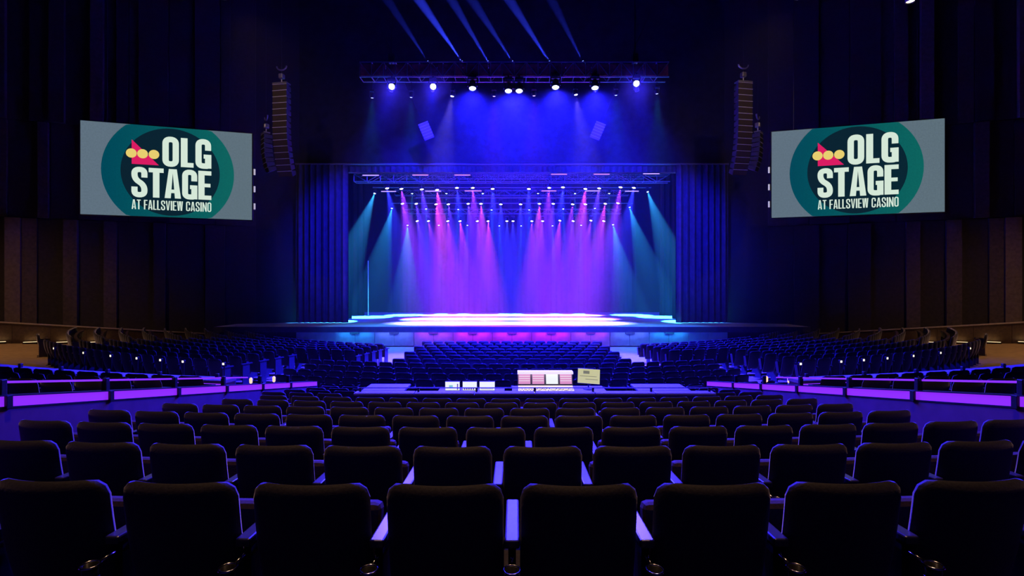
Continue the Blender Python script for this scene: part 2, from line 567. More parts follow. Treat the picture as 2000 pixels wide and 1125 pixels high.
# light bars (lit battens)
M_bar1 = emat('batten_glow', (0.75, 0.45, 1.0), 1.0)
M_bar2 = emat('batten_glow_pink', (1.0, 0.35, 0.75), 0.9)
bars = [(724, 342.5, 33.42, 33, 0), (821, 342, 33.42, 32, 1), (903, 342, 33.42, 32, 1), (1092, 340.5, 33.42, 32, 1), (1175, 340.5, 33.42, 32, 1), (1272, 339.5, 33.42, 33, 0),
        (759, 374, 35.86, 30, 0), (846, 373.5, 35.86, 32, 0), (924, 373, 35.86, 34, 1), (1072, 373, 35.86, 30, 1), (1158, 373, 35.86, 30, 0), (1234, 373.5, 35.86, 28, 0)]
for i, (px, py, d, wpx, c) in enumerate(bars):
    q = P(px, py, d)
    hw = wpx / F * d / 2
    first = i < 6
    k = i if first else i - 6
    t = thing('light_bar', '%s lit bar %s, %s' % ('pink' if c else 'lilac', 'on the header truss' if first else 'on the upper lighting pipe', side_word(k, 6)), 'light bar',
              q - Vector((0, 0.0, 0.05)), 0, 'light bars')
    MB().bbox(-hw, hw, 0, 0.12, 0, 0.10, 0.015).build('housing', M_black, t)
    if not first:
        for xx in (-hw * .6, hw * .6):
            MB().tube((xx, 0.1, 0.08), (xx, 0.14, P(0, 366, 36.0).z - q.z + 0.07), 0.015, 6).build('bracket', M_black, t)
    MB().box(-hw * .97, hw * .97, -0.012, 0.005, 0.025, 0.085).build('diffuser', (M_bar1, M_bar2)[c], t)


# ------------------------------------------------------------------ moving lights
def fixture_meshes(key, lens_mat, sc):
    """moving head hanging from a truss; local origin at the lens centre, beam along -Z of the head"""
    base = MB().bbox(-0.16, 0.16, -0.13, 0.13, 0.40, 0.52, 0.02)
    base.tube((0, 0, 0.52), (0, 0, 0.62), 0.04, 8)
    yoke = MB().bbox(-0.20, -0.165, -0.06, 0.06, 0.10, 0.42, 0.01).bbox(0.165, 0.20, -0.06, 0.06, 0.10, 0.42, 0.01).bbox(-0.2, 0.2, -0.06, 0.06, 0.37, 0.41, 0.01)
    head = MB().lathe([(0.0, 0.34), (0.09, 0.33), (0.13, 0.24), (0.15, 0.08), (0.155, -0.02), (0.13, -0.02), (0.12, 0.01)], 18)
    lens = MB().lathe([(0.0, -0.045), (0.06, -0.038), (0.10, -0.02), (0.125, 0.005)], 18)
    for m_ in (base, yoke, head, lens):
        m_.v = [(a * sc, b * sc, c * sc) for a, b, c in m_.v]
    return (base.mesh('base_' + key, M_black), yoke.mesh('yoke_' + key, M_black), head.mesh('head_' + key, M_black, True), lens.mesh('lens_' + key, lens_mat, True))


FX = {}


def fixture(kind, pos, target, label, group, color, power, angle, sc=1.0, lens_c=None, lens_s=10.0, blend=0.35, radius=0.08, top=None, cat='stage light', flip=False):
    key = kind
    if key not in FX:
        FX[key] = fixture_meshes(key, emat('lens_' + key, lens_c or color, lens_s), sc)
    bs, yk, hd, ln = FX[key]
    t_ = thing('moving_light', label, cat, pos, 0, group)
    o_ = link('mount', bs, t_)
    link('yoke', yk, o_)
    if top is not None and top > pos[2] + 0.62 * sc:
        MB().tube((0, 0, 0.6 * sc), (0, 0, top - pos[2] + 0.05), 0.025, 6).build('clamp_rod', M_black, o_)
    h_ = link('head', hd, t_)
    dirv = Vector(target) - Vector(pos)
    if flip:
        t_.rotation_euler = (PI, 0, 0)
        dirv = Vector((dirv.x, -dirv.y, -dirv.z))
    rot = dirv.to_track_quat('-Z', 'Y')
    h_.rotation_mode = 'QUATERNION'
    piv = Vector((0, 0, 0.2 * sc))
    h_.rotation_quaternion = rot
    h_.location = piv - rot @ piv
    link('lens', ln, h_)
    ld = bpy.data.lights.new('beam_' + kind, 'SPOT')
    ld.color = color
    ld.energy = power * K
    ld.spot_size = math.radians(angle)
    ld.spot_blend = blend
    ld.shadow_soft_size = radius
    lo = bpy.data.objects.new('beam', ld)
    COL.objects.link(lo)
    lo.parent = h_
    lo.location = (0, 0, -0.10 * sc)
    return t_


PURP = (0.09, 0.03, 1.0)
MAG = (0.25, 0.03, 1.0)
PINK = (0.62, 0.05, 0.80)
BLUE = (0.025, 0.03, 1.0)
FMAG = (0.85, 0.04, 1.0)
CYAN = (0.03, 0.38, 1.0)

rowA = [(755, 368, 'b'), (783, 369, 'm'), (823, 370, 'p'), (853, 371, 'k'), (892, 367, 'b'), (923, 367, 'm'), (962, 369, 'b'),
        (1033, 369, 'b'), (1073, 367, 'm'), (1100, 366, 'b'), (1144, 369, 'k'), (1171, 368, 'p'), (1213, 366, 'm'), (1239, 367, 'b')]
rowB = [(785, 398, 'm'), (812, 398, 'p'), (851, 399, 'k'), (875, 399, 'p'), (914, 398, 'p'), (939, 398, 'k'), (978, 399, 'b'),
        (1017, 399, 'b'), (1054, 398, 'k'), (1081, 398, 'p'), (1119, 399, 'm'), (1144, 399, 'p'), (1183, 398, 'k'), (1208, 397, 'p')]
rowC = [(814, 432, 'p'), (836, 432, 'm'), (874, 432, 'm'), (898, 432, 'k'), (932, 432, 'p'), (953, 432, 'k'), (990, 432, 'b'),
        (1002, 432, 'b'), (1039, 432, 'm'), (1060, 432, 'p'), (1094, 431, 'k'), (1120, 432, 'p'), (1155, 431, 'm'), (1180, 432, 'p')]
CM = {'b': (BLUE, 'blue'), 'm': (MAG, 'magenta'), 'p': (PURP, 'violet'), 'k': (PINK, 'pink')}
for tk, rname, row, pw, yoff in (('A', 'nearest stage truss', rowA, 1.1, -1.6), ('B', 'middle stage truss', rowB, 1.0, -1.6), ('C', 'farthest stage truss', rowC, 0.9, -2.0)):
    d = TD[tk]
    for i, (px, py, c) in enumerate(row):
        q = P(px, py, d)
        col, cn = CM[c]
        tx = q.x * 0.74
        lens_c = tuple(0.35 * v + 0.65 for v in col)
        fixture('stage_' + cn, q, (tx, d + yoff, SZ), '%s moving light on the %s, %s' % (cn, rname, side_word(i, 14)), 'moving lights on the ' + rname,
                col, 155000 * pw, 27, 1.0, lens_c, 14.0, 0.8, 0.06, TZ[tk])

cyanA = [(733, 378, 660), (805, 378, 800), (872, 378, 862), (943, 378, 950), (1051, 378, 1040), (1123, 378, 1132), (1190, 378, 1183), (1264, 375, 1330)]
cyanB = [(766, 407, 735), (832, 408, 838), (895, 409, 890), (960, 410, 968), (1034, 410, 1026), (1100, 408, 1106), (1162, 407, 1158), (1229, 405, 1275)]
cyanC = [(796, 440, 802), (857, 440, 862), (913, 440, 906), (975, 441, 984), (1018, 441, 1010), (1079, 441, 1084), (1135, 440, 1130), (1197, 439, 1220)]
for pk, rname, row, d in (('A', 'upper lighting pipe', cyanA, 36.0), ('B', 'lower lighting pipe', cyanB, 41.5), ('C', 'farthest stage truss', cyanC, 44.4)):
    for i, (px, py, txp) in enumerate(row):
        q = P(px, py, d)
        outer = i in (0, 7)
        tgt = P(txp, 600, d)
        tgt.z = SZ
        pw = 105000 if outer else 52000
        fixture('cyan_' + ('wash' if outer else 'spot'), q, (tgt.x, d - (2.2 if outer else 0.2), SZ), 'small cyan spotlight below the %s, %s' % (rname, side_word(i, 8)), 'small cyan spotlights',
                CYAN, pw, 25 if outer else 9, 0.62, (0.55, 0.95, 1.0), 14.0, 0.3, 0.05, {'A': P(0, 366, 36.0).z, 'B': P(0, 397, 41.5).z, 'C': TZ['C']}[pk])

# ------------------------------------------------------------------ front lighting truss with its blue washes
FT = 24.0
fz = P(1000, 155, FT).z
x0, x1 = P(706, 0, FT).x, P(1303, 0, FT).x
t = truss('front_truss', 'long front lighting truss with dark red covered face above the audience', x0, x1, FT, fz, 0.72, 0.6, 26, group=None, hang=False, r=0.035)
for i in range(12):
    a = (x0 + (x1 - x0) * i / 12) - (x0 + x1) / 2
    b = (x0 + (x1 - x0) * (i + 1) / 12) - (x0 + x1) / 2
    MB().box(a + 0.02, b - 0.02, -0.24, -0.21, 0.08, 0.64).build('cover_panel', M_trussred, t)
for px in (765, 1240):
    xx = P(px, 0, FT).x - (x0 + x1) / 2
    MB().tube((xx, 0, 0.7), (xx, 0, CEIL - fz), 0.025, 6).build('hanging_chain', M_black, t)
    MB().bbox(xx - 0.15, xx + 0.15, -0.12, 0.12, 0.78, 1.25, 0.03).build('chain_hoist', M_black, t)

big = [(765, 170, 0.6), (846, 170, 0.7), (923, 168, 1.3), (993, 173, 1.15), (1014, 173, 1.15), (1085, 166, 1.3), (1162, 167, 1.1), (1243, 164, 0.6)]
for i, (px, py, s_) in enumerate(big):
    q = P(px, py + 6, FT - 0.3)
    hot = s_ > 1
    fixture('front_hot' if hot else 'front_soft', q, (q.x * 0.9, 20.0, 0.0) if hot else (q.x * 0.3, 7.0, 1.5), 'large %s wash light under' % ('blue' if hot else 'white-faced') + ' the front truss, %s' % side_word(i, 8), 'large washes on the front truss',
            (0.012, 0.010, 1.0) if hot else (0.04, 0.025, 1.0), 46000 * s_ if hot else 20000, 116 if hot else 84, 1.25 if hot else 1.1, (0.55, 0.75, 1.0) if hot else (0.95, 0.95, 1.0), 25.0 if hot else 12.0, 1.0, 0.12, fz)
small = [(727, 190), (803, 189), (884, 188), (965, 187), (1043, 186), (1124, 185), (1203, 185), (1283, 182)]
for i, (px, py) in enumerate(small):
    q = P(px, py, FT + 0.3)
    c = FMAG if i in (3, 4) else ((0.42, 0.30, 1.0) if i in (2, 5) else CYAN)
    cn = 'pink' if i in (3, 4) else ('lavender' if i in (2, 5) else 'cyan')
    fixture('small_' + cn, q, (q.x * 1.25, SF + 0.3, 0.6) if cn != 'lavender' else (math.copysign(5.2, q.x), 24.0, 0.0), 'small %s spotlight hanging lowest under the front truss, %s' % (cn, side_word(i, 8)), 'small spots on the front truss',
            c, 13000 if cn == 'lavender' else 4000, 30, 0.7, tuple(0.5 * v + 0.5 for v in c), 8.0, 0.6, 0.06, fz)
# washes that throw blue back on the curtains and the fascia wall
for i, px in enumerate((765, 845, 1163, 1243)):
    q = P(px, 178, FT + 0.3)
    fixture('back_wash', q, (q.x * 1.75 if i in (0, 3) else q.x * 1.5, PD, 7.5 if i in (0, 3) else 11.0), 'dark bodied blue wash behind the front truss, %s' % side_word(i, 4), 'rear facing washes on the front truss',
            (0.01, 0.008, 1.0), 22000, 46, 0.7, (0.1, 0.1, 1.0), 4.0, 0.8, 0.08, fz)
# narrow blue beams shooting up and to the left from behind the truss
for i, (px, tx, ty) in enumerate(((838, 760, 0), (905, 815, -10), (955, 885, 0), (1003, 925, 0), (1075, 998, 0), (1140, 1080, 0))):
    q = P(px, 132, FT + 0.3)
    q.z = fz + 0.72 + 0.63 * 0.5
    tg = P(tx, ty, FT - 1.0)
    fixture('beam_up', q, tg, 'slim blue beam light on top of the front truss, %s' % side_word(i, 6), 'beam lights on top of the front truss',
            (0.03, 0.05, 1.0), (80000, 560000, 200000, 160000, 280000, 80000)[i], 9.0, 0.5, (0.2, 0.3, 1.0), 4.0, 0.4, 0.03, None, flip=True)

# ------------------------------------------------------------------ house lights: warm, dim
M_down = emat('downlight_glow', (1.0, 0.82, 0.55), 12.0)
M_down_dim = emat('downlight_glow_dim', (1.0, 0.6, 0.35), 0.5)


def downlight(px, py, d, label, bright, target=None, power=0.0, ang=80):
    q = P(px, py, d)
    t_ = thing('ceiling_downlight', label, 'ceiling light', q, 0, 'ceiling downlights')
    MB().lathe([(0.0, 0.5), (0.14, 0.5), (0.18, 0.42), (0.18, 0.0), (0.15, 0.0), (0.14, 0.06)], 18).build('housing', M_black, t_, True)
    MB().lathe([(0.0, 0.03), (0.14, 0.045)], 18).build('lens', M_down if bright else M_down_dim, t_)
    MB().tube((0, 0, 0.5), (0, 0, CEIL - q.z), 0.02, 6).build('stem', M_black, t_)
    if power:
        ld = bpy.data.lights.new('house_light', 'SPOT')
        ld.color = (1.0, 0.68, 0.38)
        ld.energy = power
        ld.spot_size = math.radians(ang)
        ld.spot_blend = 0.8
        ld.shadow_soft_size = 0.15
        lo = bpy.data.objects.new('house_light', ld)
        COL.objects.link(lo)
        lo.parent = t_
        lo.location = (0, 0, -0.05)
        dv = Vector(target) - q
        lo.rotation_mode = 'QUATERNION'
        lo.rotation_quaternion = dv.to_track_quat('-Z', 'Y')


downlight(1778, 4, 20.0, 'bright warm ceiling lamp at the top edge above the right screen', True, (20, 16, 3.0), 250, 70)
downlight(1560, -4, 20.5, 'dim ceiling lamp at the top edge between truss and right screen', False, (11.0, 26.0, 12.6), 450, 90)
downlight(435, -4, 20.5, 'dim ceiling lamp at the top edge nearest the front truss on the left', False, (-11.0, 26.0, 12.6), 450, 90)
downlight(352, -4, 20.0, 'dim ceiling lamp at the top edge above the left screen', False, (-20, 16, 3.0), 150, 70)


# added warm lamps above the frame, tinting the near seats and side aisles brown
for k, (xx, yy, en, an, tl) in enumerate(((-2.6, 4.6, 1500, 52, 0), (2.6, 4.6, 1500, 52, 0), (-25.5, 19.0, 3000, 84, 14), (25.5, 19.0, 3000, 84, 14))):
    pz = 15.0
    t = thing('ceiling_downlight', 'added unseen warm ceiling lamp above the %s' % ('near seats, left one', 'near seats, right one', 'far left aisle', 'far right aisle')[k], 'ceiling light', (xx, yy, pz), 0, 'ceiling downlights')
    MB().lathe([(0.0, 0.5), (0.14, 0.5), (0.18, 0.42), (0.18, 0.0), (0.15, 0.0), (0.14, 0.06)], 18).build('housing', M_black, t, True)
    MB().lathe([(0.0, 0.03), (0.14, 0.045)], 18).build('lens', M_down_dim, t)
    MB().tube((0, 0, 0.5), (0, 0, CEIL - pz), 0.02, 6).build('stem', M_black, t)
    ld = bpy.data.lights.new('house_light', 'SPOT')
    ld.color = (1.0, 0.55, 0.32)
    ld.energy = en
    ld.spot_size = math.radians(an)
    ld.spot_blend = 1.0
    ld.shadow_soft_size = 0.2
    lo = bpy.data.objects.new('house_light', ld)
    COL.objects.link(lo)
    lo.parent = t
    lo.location = (0, 0, -0.05)
    lo.rotation_euler = (math.radians(tl), 0, 0)

# ================================================================== SEATS
def back_surface(w, z0, z1, y0, y1, T, curve, nx, nz, rc):
    pts, fs_ = [], []
    for side in (-1, 1):
        for j in range(nz + 1):
            v = j / nz
            # finer near both ends
            v = 0.5 - 0.5 * math.cos(PI * v)
            z = z0 + (z1 - z0) * v
            dz = max(0.0, z - (z1 - rc))
            hw = w / 2 - rc + math.sqrt(max(0.0, rc * rc - dz * dz)) if dz > 0 else w / 2
            dz2 = max(0.0, (z0 + rc * .6) - z)
            if dz2 > 0:
                r_ = rc * .6
                hw = w / 2 - r_ + math.sqrt(max(0.0, r_ * r_ - dz2 * dz2))
            for i in range(nx + 1):
                u = -math.cos(PI * i / nx)
                x = u * hw
                e = max(abs(u), abs(2 * v - 1))
                th = T / 2 * math.sqrt(max(0.0, 1 - e ** 7))
                yc = y0 + (y1 - y0) * v - 0.02 * math.sin(PI * v) + curve * (x / (w / 2)) ** 2
                pts.append((x, yc + side * th, z))
    S = (nx + 1) * (nz + 1)
    for s_ in (0, 1):
        for j in range(nz):
            for i in range(nx):
                a = s_ * S + j * (nx + 1) + i
                q = (a, a + 1, a + nx + 2, a + nx + 1)
                fs_.append(q if s_ == 0 else tuple(reversed(q)))
    return MB().add(pts, fs_)


def chair_parts(hi):
    nx, nz = (16, 14) if hi else (8, 8)
    back = back_surface(0.49, 0.34, 0.985, 0.15, 0.015, 0.085, 0.05, nx, nz, 0.07)
    seat = MB()
    rot = Matrix.Translation((0, 0.22, 0.44)) @ Matrix.Rotation(math.radians(80), 4, 'X')
    if hi:
        seat.bbox(-0.225, 0.225, 0.0, 0.36, -0.10, 0.0, 0.03, rot)
    else:
        seat.box(-0.225, 0.225, 0.0, 0.36, -0.10, 0.0, rot)
    arm = MB()
    arm2 = MB()
    ped = MB()
    for m_, x in ((arm, 0.28), (arm2, -0.28)):
        if hi:
            m_.bbox(x - 0.031, x + 0.031, 0.04, 0.44, 0.715, 0.75, 0.008)
        else:
            m_.box(x - 0.031, x + 0.031, 0.04, 0.44, 0.715, 0.75)
    ped.box(0.264, 0.296, 0.08, 0.34, 0.0, 0.715).box(0.246, 0.314, 0.02, 0.40, 0.0, 0.02)
    ped.box(0.232, 0.264, 0.14, 0.24, 0.40, 0.46)
    ped2 = MB()
    ped2.v = [(x - 0.56, y, z) for x, y, z in ped.v]
    ped2.f = list(ped.f)
    return back, seat, arm, ped, arm2, ped2


hb, hs, ha, hp, ha2, hp2 = chair_parts(True)
lb, ls, la, lp, la2, lp2 = chair_parts(False)
ME = {True: (hb.mesh('backrest', M_back, True), hs.mesh('seat', M_seat), ha.mesh('armrest', M_arm), hp.mesh('pedestal', M_ped), ha2.mesh('armrest', M_arm), hp2.mesh('pedestal', M_ped)),
      False: (lb.mesh('backrest', M_back, True), ls.mesh('seat', M_seat), la.mesh('armrest', M_arm), lp.mesh('pedestal', M_ped), la2.mesh('armrest', M_arm), lp2.mesh('pedestal', M_ped))}
cupm = Matrix.Translation((0.28, -0.055, 0.655))
ME_CUP = MB().lathe([(0.0, -0.055), (0.026, -0.055), (0.029, 0.03), (0.026, 0.03), (0.023, -0.045), (0.0, -0.045)], 16, cupm).mesh('cup_holder', M_cup, True)
rg = []
for i in range(9):
    a = 2 * PI * i / 8
    rg.append((0.033 + 0.0045 * math.cos(a), 0.03 + 0.005 * math.sin(a)))
rgm = MB().lathe(rg, 18, cupm)
rgm.lathe([(0.029 + 0.003 * math.cos(2 * PI * i / 6), -0.02 + 0.003 * math.sin(2 * PI * i / 6)) for i in range(7)], 16, cupm)
rgm.box(0.272, 0.288, -0.02, 0.09, 0.67, 0.682)
ME_RING = rgm.mesh('cup_ring', M_chrome, True)

STUFF = []      # seats built as one joined mesh: (x, y, z, theta, kind)
N_IND = 0


def add_chair(x, y, z, th, label, group, hi, last_left=False, cup=False):
    global N_IND
    N_IND += 1
    c = thing('theatre_seat', label, 'seat', (x, y, z), th, group)
    b_, s_, a_, p_, a2_, p2_ = ME[hi]
    link('backrest', b_, c)
    link('seat', s_, c)
    link('armrest', a_, c)
    link('pedestal', p_, c)
    if last_left:
        link('armrest', a2_, c)
        link('pedestal', p2_, c)
    if cup:
        u = link('cup_holder', ME_CUP, c)
        link('cup_ring', ME_RING, u)
    return c


def arc_row(R, xs):
    out_ = []
    for s_ in xs:       # arc lengths from the axis
        a = s_ / R
        out_.append((R * math.sin(a), OY - R * math.cos(a), a))
    return out_


def in_frame(x, y, zt, m_=0.27):
    if y < 0.5:
        return False
    return (x + m_) / y * F > -CX and (x - m_) / y * F < CX and zt > CAMZ - (1125 - CY) / F * y


PITCH = 0.56
NEAR_NAMES = ['nearest row', 'second row', 'third row', 'fourth row', 'fifth row', 'sixth row', 'seventh row']
PHASE = [0.5, 0.34, -0.24, 0.23, 0.39, -0.28, -0.19]
for r in range(1, 8):
    R = OY - (ROW_D0 + ROW_P * (r - 1))
    z = tier_z(r)
    ks = [(k + PHASE[r - 1]) * PITCH for k in range(-9, 10)]
    ks = [k for k in ks if abs(k) <= 4.42]
    pos = arc_row(R, ks)
    vis = [p for p in pos if in_frame(p[0], p[1], z + 1.0)]
    for p in pos:
        if p not in vis:
            STUFF.append((p[0], p[1], z, p[2]))
    for i, p in enumerate(vis):
        add_chair(p[0], p[1], z, p[2], 'dark upholstered theatre seat in the %s, %s' % (NEAR_NAMES[r - 1], side_word(i, len(vis))), 'seats of the near block', True, i == 0 and abs(p[0]) > 4, r <= 4)
# short rows either side of the mixing position
for r in range(8, 12):
    R = OY - (ROW_D0 + ROW_P * (r - 1))
    z = max(0.0, tier_z(r))
    for s, nm in ((-1, 'left'), (1, 'right')):
        off = 0.12 * (r % 2)
        off *= 0.4
        pos = arc_row(R, sorted([s * ((3.43 if s < 0 else 4.0) + off + PITCH * k) for k in range(3 if s < 0 else 2)]))
        for i, p in enumerate(pos):
            w_ = ('left of three', 'middle of three', 'right of three')[i] if s < 0 else ('left of two', 'right of two')[i]
            add_chair(p[0], p[1], z, p[2], 'dark theatre seat %s of the mixing desk, %s short row, %s' % (nm, ORD[r - 8], w_), 'seats beside the mixing desk', True, i == 0)

# upper side tier, just beyond the violet ledges
for s, nm in ((-1, 'left'), (1, 'right')):
    for k, (ra, nmax) in enumerate(((34.0, 9), (35.0, 6), (36.0, 3))):
        z = upper_z(ra)
        s0 = math.asin(5.65 / ra) * ra
        pos = arc_row(ra, [s * (s0 + PITCH * j) for j in range(nmax)])
        vis = [p for p in pos if in_frame(p[0], p[1], z + 1)]
        for j, p in enumerate(vis):
            add_chair(p[0], p[1], z, p[2], 'dark theatre seat beyond the %s violet ledge, %s row back, %s from the ledge' % (nm, ORD[k], ORD[j]), 'seats of the upper side tiers', False, j == 0)

# middle block behind the mixing position
for k in range(5):
    R = 25.35 + ROW_P * k
    half = 12.5 if k % 2 else 13.0
    n = int(2 * half) + 1
    pos = arc_row(R, [(-half + j) * PITCH for j in range(n)])
    for i, p in enumerate(pos):
        add_chair(p[0], p[1], 0.02, p[2], 'theatre seat, middle block, %s row from the mixing desk, %s' % (ORD[4 - k], side_word(i, n)), 'seats of the middle block', False, i == 0)

# front block: straight rows before the stage
for k in range(7):
    y = 18.0 + 0.985 * k
    n = 16 if k % 2 == 0 else 15
    for i in range(n):
        x = (-(n - 1) / 2 + i) * PITCH
        if N_IND < 300:
            add_chair(x, y, 0.0, 0.0, 'dark theatre seat in the front block, %s row from the back, %s' % (ORD[k], side_word(i, n)), 'seats of the front block', False, i == 0)
        else:
            STUFF.append((x, y, 0.0, 0.0))

# big side blocks
for s in (-1, 1):
    for k in range(10):
        R = 20.5 + ROW_P * k
        z = side_z(R)
        a0 = math.asin((5.9 if R < 25 else 8.3) / R)
        a = a0 + 0.28 / R
        while math.degrees(a) < 56.5:
            dg = math.degrees(a)
            if not (39.0 < dg < 41.6) and not (k == 9 and 41 < dg < 44.5) and not (k == 9 and dg > 46.5):
                p = (R * math.sin(s * a), OY - R * math.cos(a))
                STUFF.append((p[0], p[1], z, s * a))
            a += PITCH / R
# one joined mass of the remaining seats, small in the picture
sb, ss, sa = MB(), MB(), MB()
for (x, y, z, th) in STUFF:
    mt = Matrix.Translation((x, y, z)) @ Matrix.Rotation(th, 4, 'Z')
    for dst, srcs in ((sb, (lb,)), (ss, (ls,)), (sa, (la, lp))):
        for src in srcs:
            dst.add([mt @ Vector(q) for q in src.v], src.f)
mass = thing('theatre_seating', 'mass of dark theatre seats filling the side blocks and the rows nearest the stage', 'seating', (0, 20, 0))
mass['kind'] = 'stuff'
for nm_, m_, mm in (('backrest', sb, M_back), ('seat', ss, M_seat), ('armrest', sa, M_arm)):
    o = m_.build(nm_, mm, mass, nm_ == 'backrest')
    o.location = (0, -20, 0)
    o['kind'] = 'stuff'

# ================================================================== PARAPETS AND RAILS
for s, nm in ((-1, 'left'), (1, 'right')):
    # sloping wall beside the near block with a lit strip and a low rail
    t = thing('parapet', 'sloping parapet wall with glowing violet strip and low rail, %s of the near seats' % nm, 'parapet', (s * 4.9, 1.0, 0), 0, 'violet lit parapets')

    def capz(d):
        return CAMZ - (1.04 + 0.1735 * (d - 4.65))
    d0, d1 = 1.0, 12.3

    def slab(xa, xb, lo, hi, n_=1, da=d0, db=d1):
        p = []
        for d in (da, db):
            zl = lo(d)
            zh = hi(d)
            p += [(s * xa - s * 4.9, d - 1.0, zl), (s * xb - s * 4.9, d - 1.0, zl), (s * xb - s * 4.9, d - 1.0, zh), (s * xa - s * 4.9, d - 1.0, zh)]
        return MB().add(p, [(0, 1, 2, 3), (7, 6, 5, 4), (0, 4, 5, 1), (1, 5, 6, 2), (2, 6, 7, 3), (3, 7, 4, 0)])
    slab(4.92, 5.12, lambda d: -0.2, lambda d: capz(d) - 0.10).build('wall_body', M_parapet, t)
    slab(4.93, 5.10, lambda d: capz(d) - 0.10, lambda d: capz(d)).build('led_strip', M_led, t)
    slab(4.91, 5.14, lambda d: capz(d), lambda d: capz(d) + 0.012).build('cap', M_black, t)
    slab(4.915, 4.94, lambda d: capz(d) - 0.118, lambda d: capz(d) - 0.10).build('shadow_gap_bead', M_black, t)
    slab(5.0, 5.03, lambda d: capz(d) + 0.125, lambda d: capz(d) + 0.15, db=9.2).build('handrail', M_rail, t)
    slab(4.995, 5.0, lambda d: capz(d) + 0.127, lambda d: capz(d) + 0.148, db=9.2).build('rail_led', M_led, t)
    for k in range(9):
        d = 1.1 + 1.215 * k
        zz = capz(d)
        MB().bbox(0.08 * s - 0.03, 0.08 * s + 0.03, d - 1.03, d - 0.97, zz - 0.06, zz + 0.165, 0.008).build('rail_post', M_black, t)
        MB().bbox(min(0.0, 0.02 * s) - 0.005, max(0.0, 0.02 * s) + 0.005, d - 1.03, d - 0.97, zz - 0.12, zz + 0.01, 0.004).build('post_bracket', M_black, t)

    # curved parapet at the edge of the upper side tier
    t = thing('curved_parapet', 'curved parapet with pale cap curving away at the %s behind the violet ledge' % nm, 'parapet', tuple(polar(33.2, s * 9)), 0, 'curved tier parapets')
    org = Vector(t.location)

    def ring(Ra, Rb, za, zb, p0, p1, n=28):
        q = sector(Ra, Rb, *sorted((s * p0, s * p1)), lambda R: zb, n, za)
        q.v = [tuple(Vector(v) - org) for v in q.v]
        return q
    ring(33.2, 33.45, 0.0, 1.84, 9.1, 40).build('wall_body', M_parapet_brown, t)
    ring(33.16, 33.5, 1.84, 1.90, 9.1, 40).build('cap', M_cap_pale, t)
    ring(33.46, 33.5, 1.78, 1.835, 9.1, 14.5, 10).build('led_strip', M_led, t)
    for k in range(9):
        p = polar(33.3, s * (9.6 + 2.2 * k)) - org
        MB().bbox(p.x - 0.03, p.x + 0.03, p.y - 0.03, p.y + 0.03, 1.9, 1.985, 0.008).build('rail_post', M_black, t)

    # radial parapet at the outer end of the side block
    t = thing('outer_parapet', 'long brown wooden parapet with pale top behind the far %s rows' % nm, 'parapet', tuple(polar(22, s * 58)), 0, 'outer parapets')
    org2 = Vector(t.location)
    for i in range(8):
        Ra, Rb = 22.0 + 1.5 * i, 22.0 + 1.5 * (i + 1) - 0.012
        pts = []
        for R in (Ra, Rb):
            zt = 0.70 + (R - 22) * 0.115
            for ph, z in ((58, 0.0), (58.35, 0.0), (58.35, zt), (58, zt)):
                p = polar(R, s * ph) - org2
                pts.append((p.x, p.y, z))
        MB().add(pts, [(0, 1, 2, 3), (7, 6, 5, 4), (0, 4, 5, 1), (1, 5, 6, 2), (2, 6, 7, 3), (3, 7, 4, 0)]).build('panel', M_parapet_brown, t)
    pts = []
    for R in (22.0, 34.0):
        zt = 0.70 + (R - 22) * 0.115
        for ph, z in ((57.9, zt), (58.45, zt), (58.45, zt + 0.05), (57.9, zt + 0.05)):
            p = polar(R, s * ph) - org2
            pts.append((p.x, p.y, z))
    MB().add(pts, [(0, 1, 2, 3), (7, 6, 5, 4), (0, 4, 5, 1), (1, 5, 6, 2), (2, 6, 7, 3), (3, 7, 4, 0)]).build('cap', M_cap_pale, t)

    # small lamps on short posts behind the last row of the side block
    for k, px in enumerate((107, 165, 218, 269, 315, 359, 438)):
        lo_, hi_ = 9.0, 39.0
        for _ in range(40):
            md = (lo_ + hi_) / 2
            q = polar(29.78, md)
            if CX - q.x / q.y * F > px:
                lo_ = md
            else:
                hi_ = md
        p = polar(29.78, s * md)
        z = side_z(29.78)
        o = thing('row_lamp', 'tiny glowing post lamp behind the %s side seats, %s from the hall wall' % (nm, ORD[k]), 'lamp', (p.x, p.y, z), math.radians(s * md), 'row lamps of the side seats')
        MB().tube((0, 0, 0), (0, 0, 0.90), 0.016, 8).build('post', M_black, o)
        MB().bbox(-0.04, 0.04, -0.03, 0.03, 0.88, 0.97, 0.012).build('housing', M_black, o)
        MB().bbox(-0.032, 0.032, -0.04, -0.028, 0.895, 0.955, 0.004).build('lens', M_rowlamp, o)
    # warm floor lamps glowing against the outer parapet
    for k in range(4):
        R = 27.6 + 1.3 * k
        p = polar(R, s * 57.6)
        z = side_z(R)
        o = thing('wall_washer', 'low warm lamp at the foot of the %s wooden parapet, %s from the stage' % (nm, ORD[k]), 'lamp', (p.x, p.y, z), math.radians(s * 57.6), 'parapet floor lamps')
        MB().bbox(-0.06, 0.06, -0.35, 0.35, 0.0, 0.10, 0.02).build('housing', M_black, o)
        MB().box(-0.03, 0.03, -0.32, 0.32, 0.095, 0.112).build('lens', M_warm, o)
        ld = bpy.data.lights.new('washer', 'AREA')
        ld.shape = 'RECTANGLE'
        ld.size, ld.size_y = 0.1, 0.6
        ld.energy = 1.3
        ld.color = (1.0, 0.65, 0.25)
        lo = bpy.data.objects.new('washer', ld)
        COL.objects.link(lo)
        lo.parent = o
        lo.location = (0, 0, 0.14)
        lo.rotation_euler = (PI, 0, 0)

